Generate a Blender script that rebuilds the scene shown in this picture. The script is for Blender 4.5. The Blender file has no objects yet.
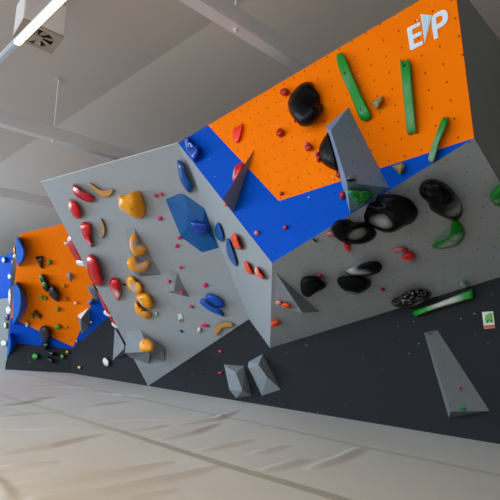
import bpy, bmesh, math, random
import numpy as np
from mathutils import Vector, Matrix
from mathutils.bvhtree import BVHTree
random.seed(4)
scn = bpy.context.scene
COL = scn.collection
# ------------------------------------------------------------------ camera geometry (metres; X runs along the main wall, Y into it)
FP_, HZ, CAMH = 433.0, 335.0, 1.2
pit = math.atan((HZ-250)/FP_); yaw = math.radians(42.9)
FW0 = np.array([-math.cos(yaw), math.sin(yaw), 0]); RT = np.array([math.sin(yaw), math.cos(yaw), 0]); ZZ = np.array([0, 0, 1.0])
FW = FW0*math.cos(pit)+ZZ*math.sin(pit); UP = -FW0*math.sin(pit)+ZZ*math.cos(pit); CC = np.array([0, 0, CAMH])

def ray(u, v): return FW+RT*(u-250)/FP_+UP*(250-v)/FP_

class Facet:
    """a flat face of the wall: unit normal towards the room, offset, in-plane axes"""
    def __init__(s, n, d):
        n = np.array(n, float); n /= np.linalg.norm(n)
        if n @ CC - d < 0: n = -n; d = -d
        s.n, s.d = n, d
        ex = np.cross(ZZ, n)
        if np.linalg.norm(ex) < 1e-3: ex = np.array([1.0, 0, 0])
        s.ex = ex/np.linalg.norm(ex); s.ey = np.cross(n, s.ex)
    def hit(s, u, v, h=0.0):
        r = ray(u, v); t = (s.d+h-s.n @ CC)/(s.n @ r); return CC+r*t
    def mat(s, o):
        m = Matrix.Identity(4)
        for i in range(3):
            m[i][0], m[i][1], m[i][2], m[i][3] = s.ex[i], s.ey[i], s.n[i], o[i]
        return m
    def loc(s, p, o):
        q = np.array(p)-o; return np.array([q @ s.ex, q @ s.ey, q @ s.n])
    def up(s, h): return Facet(s.n, s.d+h)

def through(a, b, c):
    n = np.cross(np.array(b)-a, np.array(c)-a); n /= np.linalg.norm(n); return Facet(n, n @ np.array(a))

# ------------------------------------------------------------------ materials
MATS = {}
def nt(name):
    m = bpy.data.materials.new(name); m.use_nodes = True
    t = m.node_tree; return m, t, t.nodes['Principled BSDF']
def nd(t, ty, **k):
    n = t.nodes.new(ty)
    for a, b in k.items(): setattr(n, a, b)
    return n
def mixc(t, fac, a, b):
    n = nd(t, 'ShaderNodeMix', data_type='RGBA')
    for sock, val in ((n.inputs[0], fac), (n.inputs[6], a), (n.inputs[7], b)):
        if hasattr(val, 'is_output'): t.links.new(val, sock)
        elif isinstance(val, (int, float)): sock.default_value = val
        else: sock.default_value = (*val, 1)
    return n.outputs[2]
def math_(t, op, a, b=None, c=None, clamp=False):
    n = nd(t, 'ShaderNodeMath', operation=op, use_clamp=clamp)
    for i, v in enumerate((a, b, c)):
        if v is None: continue
        if hasattr(v, 'is_output'): t.links.new(v, n.inputs[i])
        else: n.inputs[i].default_value = v
    return n.outputs[0]
def lin(c):
    return tuple((x/255/12.92 if x/255 <= .04045 else ((x/255+.055)/1.055)**2.4) for x in c)

def plain(name, rgb, rough=.5, metal=0, vary=.06, scale=6, spec=.25):
    if name in MATS: return MATS[name]
    m, t, b = nt(name); c = lin(rgb)
    tc = nd(t, 'ShaderNodeTexCoord'); no = nd(t, 'ShaderNodeTexNoise'); no.inputs['Scale'].default_value = scale
    t.links.new(tc.outputs['Object'], no.inputs['Vector'])
    o = mixc(t, no.outputs['Fac'], tuple(x*(1-vary) for x in c), tuple(min(1, x*(1+vary)) for x in c))
    t.links.new(o, b.inputs['Base Color']); b.inputs['Roughness'].default_value = rough; b.inputs['Metallic'].default_value = metal
    b.inputs['Specular IOR Level'].default_value = spec
    MATS[name] = m; return m

def panel(name, rgb, dots=.6, dotcol=(25, 25, 28), chalk=.0, spacing=.168, rough=.55, rad=.009, spec=.4):
    """painted plywood with a staggered grid of dark bolt holes, light grain and chalk flecks"""
    m, t, b = nt(name); c = lin(rgb)
    tc = nd(t, 'ShaderNodeTexCoord'); sx = nd(t, 'ShaderNodeSeparateXYZ'); t.links.new(tc.outputs['Object'], sx.inputs[0])
    no = nd(t, 'ShaderNodeTexNoise'); no.inputs['Scale'].default_value = 3; no.inputs['Detail'].default_value = 6
    t.links.new(tc.outputs['Object'], no.inputs['Vector'])
    col = mixc(t, no.outputs['Fac'], tuple(x*.93 for x in c), tuple(min(1, x*1.05) for x in c))
    yy = math_(t, 'DIVIDE', sx.outputs[1], spacing); row = math_(t, 'FLOOR', yy)
    xx = math_(t, 'ADD', math_(t, 'DIVIDE', sx.outputs[0], spacing), math_(t, 'MULTIPLY', row, .03))
    fx = math_(t, 'SUBTRACT', math_(t, 'FRACT', xx), .5); fy = math_(t, 'SUBTRACT', math_(t, 'FRACT', yy), .5)
    d = math_(t, 'SQRT', math_(t, 'ADD', math_(t, 'MULTIPLY', fx, fx), math_(t, 'MULTIPLY', fy, fy)))
    k = math_(t, 'MULTIPLY', math_(t, 'LESS_THAN', d, rad/spacing), dots)
    col = mixc(t, k, col, lin(dotcol))
    if chalk:
        n2 = nd(t, 'ShaderNodeTexNoise'); n2.inputs['Scale'].default_value = 14; n2.inputs['Detail'].default_value = 3
        t.links.new(tc.outputs['Object'], n2.inputs['Vector'])
        n3 = nd(t, 'ShaderNodeTexNoise'); n3.inputs['Scale'].default_value = 1.1; t.links.new(tc.outputs['Object'], n3.inputs['Vector'])
        s = math_(t, 'MULTIPLY', math_(t, 'GREATER_THAN', n2.outputs['Fac'], .715), math_(t, 'GREATER_THAN', n3.outputs['Fac'], .5))
        col = mixc(t, math_(t, 'MULTIPLY', s, chalk), col, lin((215, 218, 222)))
    t.links.new(col, b.inputs['Base Color']); b.inputs['Roughness'].default_value = rough; b.inputs['Specular IOR Level'].default_value = spec
    return m

def chalked(name, rgb, spots, rough=.4, chalk=(190, 188, 184), spec=.3, speck=0):
    """moulded resin with rubbed-in chalk where hands go; spots = (x, y, z, radius, strength) in the hold's own frame"""
    m, t, b = nt(name); c = lin(rgb)
    tc = nd(t, 'ShaderNodeTexCoord')
    no = nd(t, 'ShaderNodeTexNoise'); no.inputs['Scale'].default_value = 22; no.inputs['Detail'].default_value = 5
    t.links.new(tc.outputs['Object'], no.inputs['Vector'])
    col = mixc(t, no.outputs['Fac'], tuple(x*.9 for x in c), tuple(min(1, x*1.08) for x in c))
    fac = None
    for (x, y, z, r, s) in spots:
        v = nd(t, 'ShaderNodeVectorMath', operation='DISTANCE'); t.links.new(tc.outputs['Object'], v.inputs[0]); v.inputs[1].default_value = (x, y, z)
        q = math_(t, 'SUBTRACT', 1, math_(t, 'DIVIDE', v.outputs['Value'], r), clamp=True)
        q = math_(t, 'MULTIPLY', math_(t, 'MULTIPLY', q, math_(t, 'ADD', no.outputs['Fac'], .5)), s*1.15, clamp=True)
        fac = q if fac is None else math_(t, 'MAXIMUM', fac, q)
    if speck:
        n2 = nd(t, 'ShaderNodeTexNoise'); n2.inputs['Scale'].default_value = 28; n2.inputs['Detail'].default_value = 2
        t.links.new(tc.outputs['Object'], n2.inputs['Vector'])
        q = math_(t, 'MULTIPLY', math_(t, 'SUBTRACT', n2.outputs['Fac'], .53, clamp=True), speck*5, clamp=True)
        fac = q if fac is None else math_(t, 'MAXIMUM', fac, q)
    if fac is not None: col = mixc(t, fac, col, lin(chalk))
    t.links.new(col, b.inputs['Base Color'])
    ro = rough if fac is None else None
    if fac is None: b.inputs['Roughness'].default_value = rough
    else: t.links.new(math_(t, 'MULTIPLY_ADD', fac, .9-rough, rough), b.inputs['Roughness'])
    b.inputs['Specular IOR Level'].default_value = spec
    return m

# ------------------------------------------------------------------ object helpers
MW = {}
def link(name, me, mat=None, parent=None, mw=None):
    o = bpy.data.objects.new(name, me); COL.objects.link(o)
    if mat is not None: me.materials.append(mat)
    if parent is not None: o.parent = parent
    if mw is not None: o.matrix_local = mw; MW[o.name] = mw.copy()
    return o
def mesh(name, bm, mat, parent=None, mw=None, smooth=False):
    bmesh.ops.recalc_face_normals(bm, faces=bm.faces)
    me = bpy.data.meshes.new(name); bm.to_mesh(me); bm.free()
    if smooth:
        for p in me.polygons: p.use_smooth = True
    return link(name, me, mat, parent, mw)
def tag(o, label=None, cat=None, group=None, kind=None):
    if label: o['label'] = label
    if cat: o['category'] = cat
    if group: o['group'] = group
    if kind: o['kind'] = kind
    return o
def empty(name, loc, label=None, cat=None, group=None, kind=None):
    o = bpy.data.objects.new(name, None); COL.objects.link(o); o.location = loc; o.empty_display_size = .2
    return tag(o, label, cat, group, kind)
def box_bm(x0, x1, y0, y1, z0, z1, bm=None, bevel=0):
    bm = bm or bmesh.new()
    r = bmesh.ops.create_cube(bm, size=1, matrix=Matrix.Translation(((x0+x1)/2, (y0+y1)/2, (z0+z1)/2)) @ Matrix.Diagonal((x1-x0, y1-y0, z1-z0, 1)))
    if bevel:
        vs = set(r['verts']); bmesh.ops.bevel(bm, geom=[e for e in bm.edges if e.verts[0] in vs], offset=bevel, segments=2, affect='EDGES')
    return bm
def cyl_bm(p, q, r, bm=None, n=12):
    bm = bm or bmesh.new(); p, q = Vector(p), Vector(q); d = q-p
    m = Matrix.Translation((p+q)/2) @ d.to_track_quat('Z', 'Y').to_matrix().to_4x4()
    bmesh.ops.create_cone(bm, cap_ends=True, segments=n, radius1=r, radius2=r, depth=d.length, matrix=m); return bm

def slab(name, fac, pts, mat, parent, th=.012, lift=0.0):
    """plywood sheet: polygon of 3-D points lying in the facet, thickened backwards; local X along the sheet, Y up it"""
    o = np.array(pts[0]); par = np.array(parent.location) if parent is not None else np.zeros(3)
    L = [fac.loc(p, o) for p in pts]
    bm = bmesh.new()
    a = [bm.verts.new((q[0], q[1], lift)) for q in L]; b = [bm.verts.new((q[0], q[1], lift-th)) for q in L]
    bm.faces.new(a); bm.faces.new(b[::-1]); n = len(a)
    for i in range(n): bm.faces.new((a[i], b[i], b[(i+1) % n], a[(i+1) % n]))
    return mesh(name, bm, mat, parent, fac.mat(o-par))

def spline(pts, n=48):
    P = np.array(pts, float); k = len(P); out = []
    seg = np.linalg.norm(np.roll(P, -1, 0)-P, axis=1); tot = seg.sum()
    for i in range(k):
        p0, p1, p2, p3 = P[i-1], P[i], P[(i+1) % k], P[(i+2) % k]
        m = max(2, int(round(n*seg[i]/tot)))
        for j in range(m):
            t = j/m
            out.append(.5*((2*p1)+(-p0+p2)*t+(2*p0-5*p1+4*p2-p3)*t*t+(-p0+3*p1-3*p2+p3)*t**3))
    return np.array(out)

def ngon(cx, cy, rx, ry=None, rot=0, k=8):
    ry = ry or rx; a = math.radians(rot); out = []
    for i in range(k):
        t = 2*math.pi*i/k; x, y = rx*math.cos(t), ry*math.sin(t)
        out.append((cx+x*math.cos(a)-y*math.sin(a), cy+x*math.sin(a)+y*math.cos(a)))
    return out

BOLT = plain('bolt_steel', (70, 70, 72), .35, .8)
def add_bolts(o, bm_tree, fac, org, spots, r=.014):
    for (u, v) in spots:
        q = fac.loc(fac.hit(u, v, .05), org)
        hit = bm_tree.ray_cast(Vector((q[0], q[1], 2)), Vector((0, 0, -1)))
        if hit[0] is None: continue
        bm = bmesh.new(); bmesh.ops.create_cone(bm, cap_ends=True, segments=6, radius1=r, radius2=r*.9, depth=.012)
        mm = Matrix.Translation(hit[0]) @ hit[1].to_track_quat('Z', 'Y').to_matrix().to_4x4()
        mesh('bolt', bm, BOLT, o, mm)

def dome(name, fac, px, h, label, cat, group, rgb, apex=None, edge=.6, flat=False, dimples=(), chalk=(), rough=.4, bolts=(), sharp=False, speck=0, spec=.3, n=48):
    """moulded hold: outline on the facet swelling to height h; apex = where its highest point shows; dimples = hollows (px, py, r, depth)"""
    P = np.array(px, float); cen = P.mean(0)
    org = fac.hit(*cen)
    pts = P if sharp else spline(px, n)
    loc0 = np.array([fac.loc(fac.hit(*p), org) for p in pts])[:, :2]
    c0 = loc0.mean(0); ap = apex if apex is not None else tuple(cen)
    cA = fac.loc(fac.hit(ap[0], ap[1], h), org)[:2]
    bm = bmesh.new(); rings = []
    if flat: prof = [(1, -.004), (1, h*.8), (.97, h*.93), (.9, h), (.6, h*1.0), (.3, h)]
    else:
        prof = [(1, -.004)]
        for i in range(1, 10):
            a = math.pi/2*i/10; prof.append((math.cos(a)**edge, h*math.sin(a)))
    for (s, z) in prof:
        c = c0+(cA-c0)*max(0, z)/h
        ring = [(*(c+(q-c0)*s), z) for q in loc0]
        rings.append(ring)
    dd = []
    for (u, v, r, dep) in dimples:
        q = fac.loc(fac.hit(u, v, h*.7), org); dd.append((q[0], q[1], r, dep))
    def dz(x, y, z):
        for (a, b, r, dep) in dd:
            e = ((x-a)**2+(y-b)**2)/(r*r)
            z -= dep*math.exp(-e*1.4)
        return max(z, .006)
    vr = []
    for i, ring in enumerate(rings):
        vr.append([bm.verts.new((x, y, z if i == 0 else dz(x, y, z))) for (x, y, z) in ring])
    top = bm.verts.new((cA[0], cA[1], dz(cA[0], cA[1], h)))
    N = len(vr[0])
    for i in range(len(vr)-1):
        for j in range(N): bm.faces.new((vr[i][j], vr[i][(j+1) % N], vr[i+1][(j+1) % N], vr[i+1][j]))
    for j in range(N): bm.faces.new((vr[-1][j], vr[-1][(j+1) % N], top))
    bm.faces.new(vr[0][::-1])
    bmesh.ops.recalc_face_normals(bm, faces=bm.faces)
    tree = BVHTree.FromBMesh(bm) if bolts else None
    ch = []
    for (u, v, r, s) in chalk:
        q = fac.loc(fac.hit(u, v, h*.6), org); ch.append((q[0], q[1], h*.6, r, s))
    if ch or speck: mt = chalked(name+'_resin', rgb, ch, rough, spec=spec, speck=speck)
    else: mt = plain('resin_%d_%d_%d_%.2f' % (*rgb, rough), rgb, rough, vary=.12, scale=14, spec=spec)
    o = mesh(name, bm, mt, None, fac.mat(org), smooth=not sharp)
    if flat and not sharp:
        for p in o.data.polygons:
            if len(p.vertices) > 8: p.use_smooth = False
    tag(o, label, cat, group)
    if bolts: add_bolts(o, tree, fac, org, bolts)
    return o

def poly(name, fac, base, raised, label, cat, group, mat, faces=None, frame=None):
    """faceted plywood volume: base corners on the facet, raised corners given as (px, py, height)"""
    org = fac.hit(*np.array(base, float).mean(0))
    fr_ = frame or fac
    V = [fr_.loc(fac.hit(*p), org) for p in base]+[fr_.loc(fac.hit(a, b, c), org) for (a, b, c) in raised]
    bm = bmesh.new(); vs = [bm.verts.new(v) for v in V]
    if faces:
        for f in faces: bm.faces.new([vs[i] for i in f])
    else:
        r = bmesh.ops.convex_hull(bm, input=vs)
        bmesh.ops.delete(bm, geom=[v for v in bm.verts if not v.link_faces], context='VERTS')
        bmesh.ops.dissolve_limit(bm, angle_limit=math.radians(3), verts=bm.verts, edges=bm.edges)
    bmesh.ops.recalc_face_normals(bm, faces=bm.faces)
    return tag(mesh(name, bm, mat, None, fr_.mat(org)), label, cat, group)
# ------------------------------------------------------------------ wall geometry
D = 5.577
FL = Facet((0, 0, 1), 0.0)
F = Facet((0, 1, 0), D)
P1, P2, P3, P4 = [F.hit(*q) for q in ((148, 386), (249, 319), (270, 348), (500, 277))]
P1 = P1*np.array([1, 1, 0])
Q3 = Facet((0, 1, 0), .70*D).hit(272, 263)
B = through(P2, P3, Q3); Q2 = B.hit(178, 143)
A = through(P1, P2, Q2); Q1 = A.hit(41, 182)
DN = through(P3, P4, Q3); Q4 = DN.hit(474, 138)
CF = through(Q2, Q3, Q4); Q5 = CF.hit(454, -20)
EF = through(Q5, Q4, Q5+np.array([0, 1, 0]))
# underside meets the back face at the line P3-P4; the right cheek cuts it
tt = (P4-P3)
def cut(p, d, fac): return p+d*((fac.d-fac.n @ p)/(fac.n @ d))
P5 = cut(P3, tt, EF)
# far wing
g0 = FL.hit(5, 369.5)
K2 = F.hit(72, 349); g1 = np.array([K2[0], D, 0.0])
dg = g1-g0; dg /= np.linalg.norm(dg)
GK = through(g0, g1, g1+ZZ)
K1 = GK.hit(8, 342.5); K3 = F.hit(105, 320)
G = through(K1, K2, K3)
GT = G.hit(20, 234); GT2 = G.hit(62, 224); GT3 = GT+(GT2-GT)*(3.3/1.86)
K4 = K3+(K3-K2)*(1.5/2.31)
# ------------------------------------------------------------------ setting
M_ceil = plain('ceiling_paint', (203, 191, 182), .85, vary=.03, scale=.6)
M_wall = plain('wall_paint', (185, 185, 183), .85, vary=.03, scale=.6)
M_white = plain('white_metal', (242, 242, 246), .5)
M_beam = plain('beam_paint', (226, 226, 230), .6, vary=.03)
CRE = (np.array([-4.09, 3.70]), np.array([-13.34, 2.69]))
cd = CRE[1]-CRE[0]
def cry(x): return CRE[0][1]+(x-CRE[0][0])*cd[1]/cd[0]
ZC = 6.0
bm = bmesh.new()
xs = (-34, 9)
fr = [bm.verts.new((x, -11, ZC)) for x in xs]; cr = [bm.verts.new((x, cry(x), ZC)) for x in xs]
bk = [bm.verts.new((x, 9.3, ZC-.17*(9.3-cry(x)))) for x in xs]
up_ = [bm.verts.new((v.co.x, v.co.y, ZC+.9)) for v in fr+cr+bk]
for a, b in ((fr, cr), (cr, bk)): bm.faces.new((a[0], a[1], b[1], b[0]))
bm.faces.new((up_[0], up_[1], up_[3], up_[2])); bm.faces.new((up_[2], up_[3], up_[5], up_[4]))
bm.faces.new((fr[0], fr[1], up_[1], up_[0])); bm.faces.new((bk[0], bk[1], up_[5], up_[4]))
for i in (0, 1): bm.faces.new((fr[i], cr[i], up_[2+i], up_[i])); bm.faces.new((cr[i], bk[i], up_[4+i], up_[2+i]))
tag(mesh('ceiling', bm, M_ceil), kind='structure')
tag(mesh('wall_back', box_bm(-34, 9, 9.0, 9.2, 0, 6.2), M_wall), kind='structure')
tag(mesh('wall_light_block', box_bm(6.0, 6.2, -11, 9.2, 0, 6.4), M_wall), kind='structure')  # unseen wall, added to keep daylight off the right-facing panels

# padded floor: one mesh, with the cover's long folds modelled in the part in view
creases = [([(0, 429), (50, 429), (95, 428)], .8), ([(0, 453), (50, 446), (97, 435)], 1.1), ([(0, 467), (20, 466), (50, 463)], 1),
 ([(15, 484), (70, 478), (125, 470), (165, 462)], 1.2), ([(35, 498), (100, 490), (160, 478), (213, 466)], 1.2), ([(0, 406), (28, 402), (40, 400)], .9),
 ([(0, 416), (35, 413), (80, 411)], .9), ([(28, 399), (55, 397)], .9), ([(88, 406), (125, 402)], .9), ([(115, 420), (165, 419), (225, 416)], .8),
 ([(160, 439), (190, 433), (216, 424)], 1), ([(175, 425), (215, 419), (235, 411)], .9), ([(200, 450), (225, 445), (250, 440)], .8),
 ([(260, 471), (290, 463), (302, 460)], .8), ([(310, 468), (340, 458), (360, 448)], .8), ([(252, 453), (285, 446)], .7), ([(60, 506), (130, 497), (170, 490)], .9),
 ([(0, 387), (60, 387), (110, 389)], .6), ([(60, 395), (110, 394), (150, 397)], .6), ([(10, 500), (0, 485), (-12, 476)], .6), ([(120, 432), (150, 428), (175, 423)], .6)]
def fold_height(x, y):
    z = np.zeros_like(x)
    for pts, amp in creases:
        W = [FL.hit(*p)[:2] for p in pts]
        best = np.full_like(x, 1e9); endf = np.zeros_like(x); L = len(W)-1
        for i in range(L):
            a, b = W[i], W[i+1]; d = b-a; l2 = d @ d
            t = np.clip(((x-a[0])*d[0]+(y-a[1])*d[1])/l2, 0, 1)
            dd = (x-a[0]-t*d[0])**2+(y-a[1]-t*d[1])**2
            g = (i+t)/L
            sel = dd < best; best = np.where(sel, dd, best); endf = np.where(sel, np.sin(np.pi*np.clip(g*.92+.04, 0, 1))**.6, endf)
        s = .042
        z += amp*.046*endf*np.exp(-best/(2*s*s))-amp*.02*endf*np.exp(-best/(2*(s*2.6)**2))
    z += .006*np.sin(1.7*x+.6*y)*np.sin(1.3*y-.4*x)
    return z
def grid(bm_v, bm_f, x0, x1, nx, y0, y1, ny, fn=None):
    xs = np.linspace(x0, x1, nx+1); ys = np.linspace(y0, y1, ny+1); X, Y = np.meshgrid(xs, ys)
    Zz = fn(X, Y) if fn else np.zeros_like(X)
    off = len(bm_v); bm_v += list(zip(X.ravel().tolist(), Y.ravel().tolist(), Zz.ravel().tolist()))
    for j in range(ny):
        for i in range(nx):
            a = off+j*(nx+1)+i; bm_f.append((a, a+1, a+nx+2, a+nx+1))
V, Fc = [], []
def fh(X, Y):
    edge = np.clip(np.minimum.reduce([X+15, .6-X+0*X, Y-.3, 5.5-Y])/.4, 0, 1)
    return fold_height(X, Y)*edge
grid(V, Fc, -15, .6, 520, .3, 5.5, 190, fh)
grid(V, Fc, -34, -15, 10, -11, 9.2, 10); grid(V, Fc, .6, 6.2, 6, -11, 9.2, 10)
grid(V, Fc, -15, .6, 10, -11, .3, 6); grid(V, Fc, -15, .6, 10, 5.5, 9.2, 4)
me = bpy.data.meshes.new('floor'); me.from_pydata(V, [], Fc); me.update()
for p in me.polygons: p.use_smooth = True
m, t, b = nt('mat_cover')
tc = nd(t, 'ShaderNodeTexCoord'); sx = nd(t, 'ShaderNodeSeparateXYZ'); t.links.new(tc.outputs['Object'], sx.inputs[0])
n1 = nd(t, 'ShaderNodeTexNoise'); n1.inputs['Scale'].default_value = 1.2; n1.inputs['Detail'].default_value = 8; t.links.new(tc.outputs['Object'], n1.inputs['Vector'])
n2 = nd(t, 'ShaderNodeTexNoise'); n2.inputs['Scale'].default_value = 60; n2.inputs['Detail'].default_value = 4; t.links.new(tc.outputs['Object'], n2.inputs['Vector'])
col = mixc(t, n1.outputs['Fac'], lin((196, 193, 186)), lin((213, 211, 205)))
col = mixc(t, math_(t, 'MULTIPLY', n2.outputs['Fac'], .35), col, lin((176, 174, 169)))
w1 = math_(t, 'ABSOLUTE', math_(t, 'SUBTRACT', math_(t, 'SUBTRACT', sx.outputs[1], 2.957), math_(t, 'MULTIPLY', sx.outputs[0], .036)))
w2 = math_(t, 'ABSOLUTE', math_(t, 'SUBTRACT', sx.outputs[1], 4.37))
fd = math_(t, 'MULTIPLY_ADD', sx.outputs[0], .22, 1.95, clamp=True)
s1 = math_(t, 'MULTIPLY', math_(t, 'LESS_THAN', w1, .055), math_(t, 'MAXIMUM', fd, .35)); s2 = math_(t, 'LESS_THAN', w2, .04)
s2b = math_(t, 'MULTIPLY', s2, .55)
col = mixc(t, math_(t, 'MULTIPLY', math_(t, 'MAXIMUM', s1, s2b), .8), col, lin((158, 154, 138)))
t.links.new(col, b.inputs['Base Color']); b.inputs['Roughness'].default_value = .8; b.inputs['Specular IOR Level'].default_value = .25
bp = nd(t, 'ShaderNodeBump'); bp.inputs['Strength'].default_value = .15; bp.inputs['Distance'].default_value = .01
t.links.new(n2.outputs['Fac'], bp.inputs['Height']); t.links.new(bp.outputs[0], b.inputs['Normal'])
tag(link('floor', me, m), kind='structure')

# roof beams with hanger rods
def beam(x, ry, label, w=.09, zb=4.75, hh=.24):
    e = empty('roof_beam', (x, 0, zb), label, 'beam', 'roof beams')
    # box section with flanges
    bm = box_bm(-w, w, -10.5, 7.2, 0, hh, bevel=.012)
    mesh('beam_body', bm, M_beam, e)
    if ry is not None:
        mesh('hanger_rod', cyl_bm((.0, ry, hh-.01), (.0, ry, ZC-zb+.02), .012), M_white, e)
        bm = cyl_bm((0, ry, -.05), (0, ry, .02), .012); cyl_bm((0, ry, -.03), (0, ry, .005), .03, bm, 6)
        mesh('rod_nut', bm, M_beam, e)
        mesh('ceiling_plate', box_bm(-.05, .05, ry-.05, ry+.05, ZC-zb-.015, ZC-zb+.01), M_ceil, e)
    return e
beam(-3.43, 2.957, 'large pale grey roof beam crossing above the orange climbing panel')
beam(-8.0, 2.43, 'pale grey roof beam with thin hanger rod running behind the grey panel')
beam(-12.4, None, 'farthest roof beam, short piece seen left of the grey panel')

# lamp line
ld = np.array([1.784, .221]); ld /= np.linalg.norm(ld)
la = math.atan2(ld[1], ld[0])
e = empty('linear_lamp', (-5.69, 1.18, 4.9), 'long thin ceiling lamp, near half glowing warm white', 'lamp'); e.rotation_euler = (0, 0, la)
mg, t, b = nt('lamp_glow'); b.inputs['Base Color'].default_value = (1, .9, .7, 1); b.inputs['Emission Color'].default_value = (1, .78, .42, 1); b.inputs['Emission Strength'].default_value = 3.2
M_alu = plain('aluminium', (205, 218, 235), .3)
mesh('housing', box_bm(-4.5, 3.4, -.03, .03, .02, .07, bevel=.008), M_alu, e)
mesh('diffuser', box_bm(0, 3.4, -.038, .038, -.03, .025, bevel=.012), mg, e)
tag(mesh('unlit_rail', box_bm(-4.5, -.01, -.03, .03, -.02, .02, bevel=.006), M_alu, e), 'unlit bluish metal rail')
for xx in (-4.2, -1.6, 1.2, 3.2): mesh('suspension_wire', cyl_bm((xx, 0, .08), (xx, 0, 1.11), .004, n=6), M_alu, e)

# fan heater hung from ceiling
e = empty('fan_unit', (-5.835, 1.46, 5.2), 'white box fan unit hung under the ceiling behind the lamp', 'fan')
M_fan = plain('fan_grey', (176, 164, 148), .6); M_dark = plain('dark_inside', (30, 29, 28), .8)
bm = box_bm(-.235, .235, -.26, .26, .02, .5, bevel=.012); mesh('housing', bm, M_white, e)
bm = bmesh.new()
k = 120; R0 = .185
sq = [];
for i in range(k):
    a = 2*math.pi*i/k; c, s = math.cos(a), math.sin(a); q = max(abs(c)/.235, abs(s)/.26)
    sq.append((bm.verts.new((c/q, s/q, 0)), bm.verts.new((c*R0, s*R0, 0)), bm.verts.new((c*R0, s*R0, .03)), bm.verts.new((c/q, s/q, .03))))
for i in range(k):
    A_, B_ = sq[i], sq[(i+1) % k]
    for u in range(4): bm.faces.new((A_[u], A_[(u+1) % 4], B_[(u+1) % 4], B_[u]))
mesh('outlet_plate', bm, M_fan, e)
mesh('fan_recess', cyl_bm((0, 0, .015), (0, 0, .021), R0, n=32), M_dark, e)
mesh('fan_hub', cyl_bm((0, 0, -.012), (0, 0, .018), .055, n=20), M_fan, e)
for i in range(7):
    bm = bmesh.new(); vs = []
    for (r, da, z) in ((.05, -.25, .0), (.05, .35, .014), (.12, .55, .014), (.178, .50, .012), (.178, .05, -.004), (.12, -.1, -.006)):
        a = 2*math.pi*i/7+da; vs.append((r*math.cos(a), r*math.sin(a), z))
    A_ = [bm.verts.new(v) for v in vs]; B_ = [bm.verts.new((v[0], v[1], v[2]+.004)) for v in vs]
    bm.faces.new(A_); bm.faces.new(B_[::-1])
    for j in range(6): bm.faces.new((A_[j], B_[j], B_[(j+1) % 6], A_[(j+1) % 6]))
    mesh('fan_blade', bm, M_fan, e)
for (x, y) in ((-.21, -.23), (.21, -.23), (-.21, .23), (.21, .23)):
    mesh('hanger_rod', cyl_bm((x, y, .49), (x, y, .805), .007, n=8), M_fan, e)
mesh('bracket', box_bm(-.30, -.234, -.2, -.1, .2, .4), M_dark, e)

# ------------------------------------------------------------------ climbing walls
GREY = (152, 157, 160)
pA = panel('grey_paint', GREY, .3, (60, 62, 64), spec=.35, rad=.007)
pD = panel('grey_paint_dotted', GREY, .6, chalk=.2, spec=.35)
pO = panel('orange_paint', (255, 122, 0), .8, (70, 26, 0), chalk=.3, spec=.04, rough=.7)
pB = panel('blue_paint', (0, 76, 186), .5, (0, 20, 60), chalk=.75, spec=.06, rough=.7)
pK = panel('charcoal_paint', (39, 40, 43), .35, (25, 25, 28), chalk=.45, spec=.1, rough=.8)
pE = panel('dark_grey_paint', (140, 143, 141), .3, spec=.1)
edgeM = plain('white_edging', (205, 206, 205), .6)
W = empty('climbing_wall', (-5, D, 0), 'big angular bouldering wall with grey, blue and orange panels above charcoal base', 'climbing wall')
sA = tag(slab('front_panel', A, [P1, P2, Q2, Q1], pA, W), 'big pale grey panel, tapering to a point at the floor')
tag(slab('corner_panel', B, [P2, P3, Q3, Q2], pA, W), 'narrow pale grey panel beside the blue strip')
o1 = CF.hit(208, 125.2); o2 = CF.hit(279, 201)
o1 = Q2+(Q5-Q2)*(((o1-Q2) @ (Q5-Q2))/((Q5-Q2) @ (Q5-Q2)))
OP = slab('orange_panel', CF, [o1, o2, Q4, Q5], pO, W); tag(OP, 'orange panel with white lettering')
tag(slab('blue_panel', CF, [Q2, Q3, Q4, o2, o1], pB, W), 'blue strip framing the orange panel')
tag(slab('underside_panel', DN, [P3, P5, Q4, Q3], pD, W), 'grey underside panel in shade')
top5 = cut(Q5, np.array([0, 1, 0]), F)
bi = -CF.n*.006
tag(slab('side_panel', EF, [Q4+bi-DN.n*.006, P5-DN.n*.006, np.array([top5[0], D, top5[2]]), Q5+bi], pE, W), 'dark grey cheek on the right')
# left cheek, closing the front panel back to the base wall
SF = through(Q1, P1, np.array([Q1[0], D, Q1[2]]))
if SF.n[0] > 0: SF.n, SF.d = -SF.n, -SF.d; SF.ex = np.cross(ZZ, SF.n); SF.ex /= np.linalg.norm(SF.ex); SF.ey = np.cross(SF.n, SF.ex)
tag(slab('side_panel', SF, [P1-A.n*.006, np.array([Q1[0], D, Q1[2]]), Q1-A.n*.006], pA, W), 'grey cheek on the left')
# white edging on the front panel's free top and left edges
def edging(p, q, fac, name='edge_trim', r=.012):
    par = np.array(W.location); mesh(name, cyl_bm(p-par, q-par, r, n=8), edgeM, W)
edging(Q1, Q2, A)
# top deck
bm = bmesh.new(); par = np.array(W.location)
bk1 = np.array([0, .16, 0])
ring = [Q1+bk1, Q2+bk1, Q5+bk1-np.array([.03, 0, 0]), np.array([Q5[0]-.03, D, Q5[2]]), np.array([Q1[0], D, Q1[2]])]
a_ = [bm.verts.new(p-par-ZZ*.04) for p in ring]; b_ = [bm.verts.new(p-par-ZZ*.08) for p in ring]
bm.faces.new(a_); bm.faces.new(b_[::-1])
for i in range(5): bm.faces.new((a_[i], b_[i], b_[(i+1) % 5], a_[(i+1) % 5]))
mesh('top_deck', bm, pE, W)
kx = g1[0]
tag(slab('base_panel', F, [np.array([kx, D, 0]), np.array([5.9, D, 0]), np.array([5.9, D, 4.2]), np.array([Q1[0]-.05, D, 4.2]), K4, K3, K2], pK, W), 'charcoal upright base panel reaching the floor')

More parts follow.
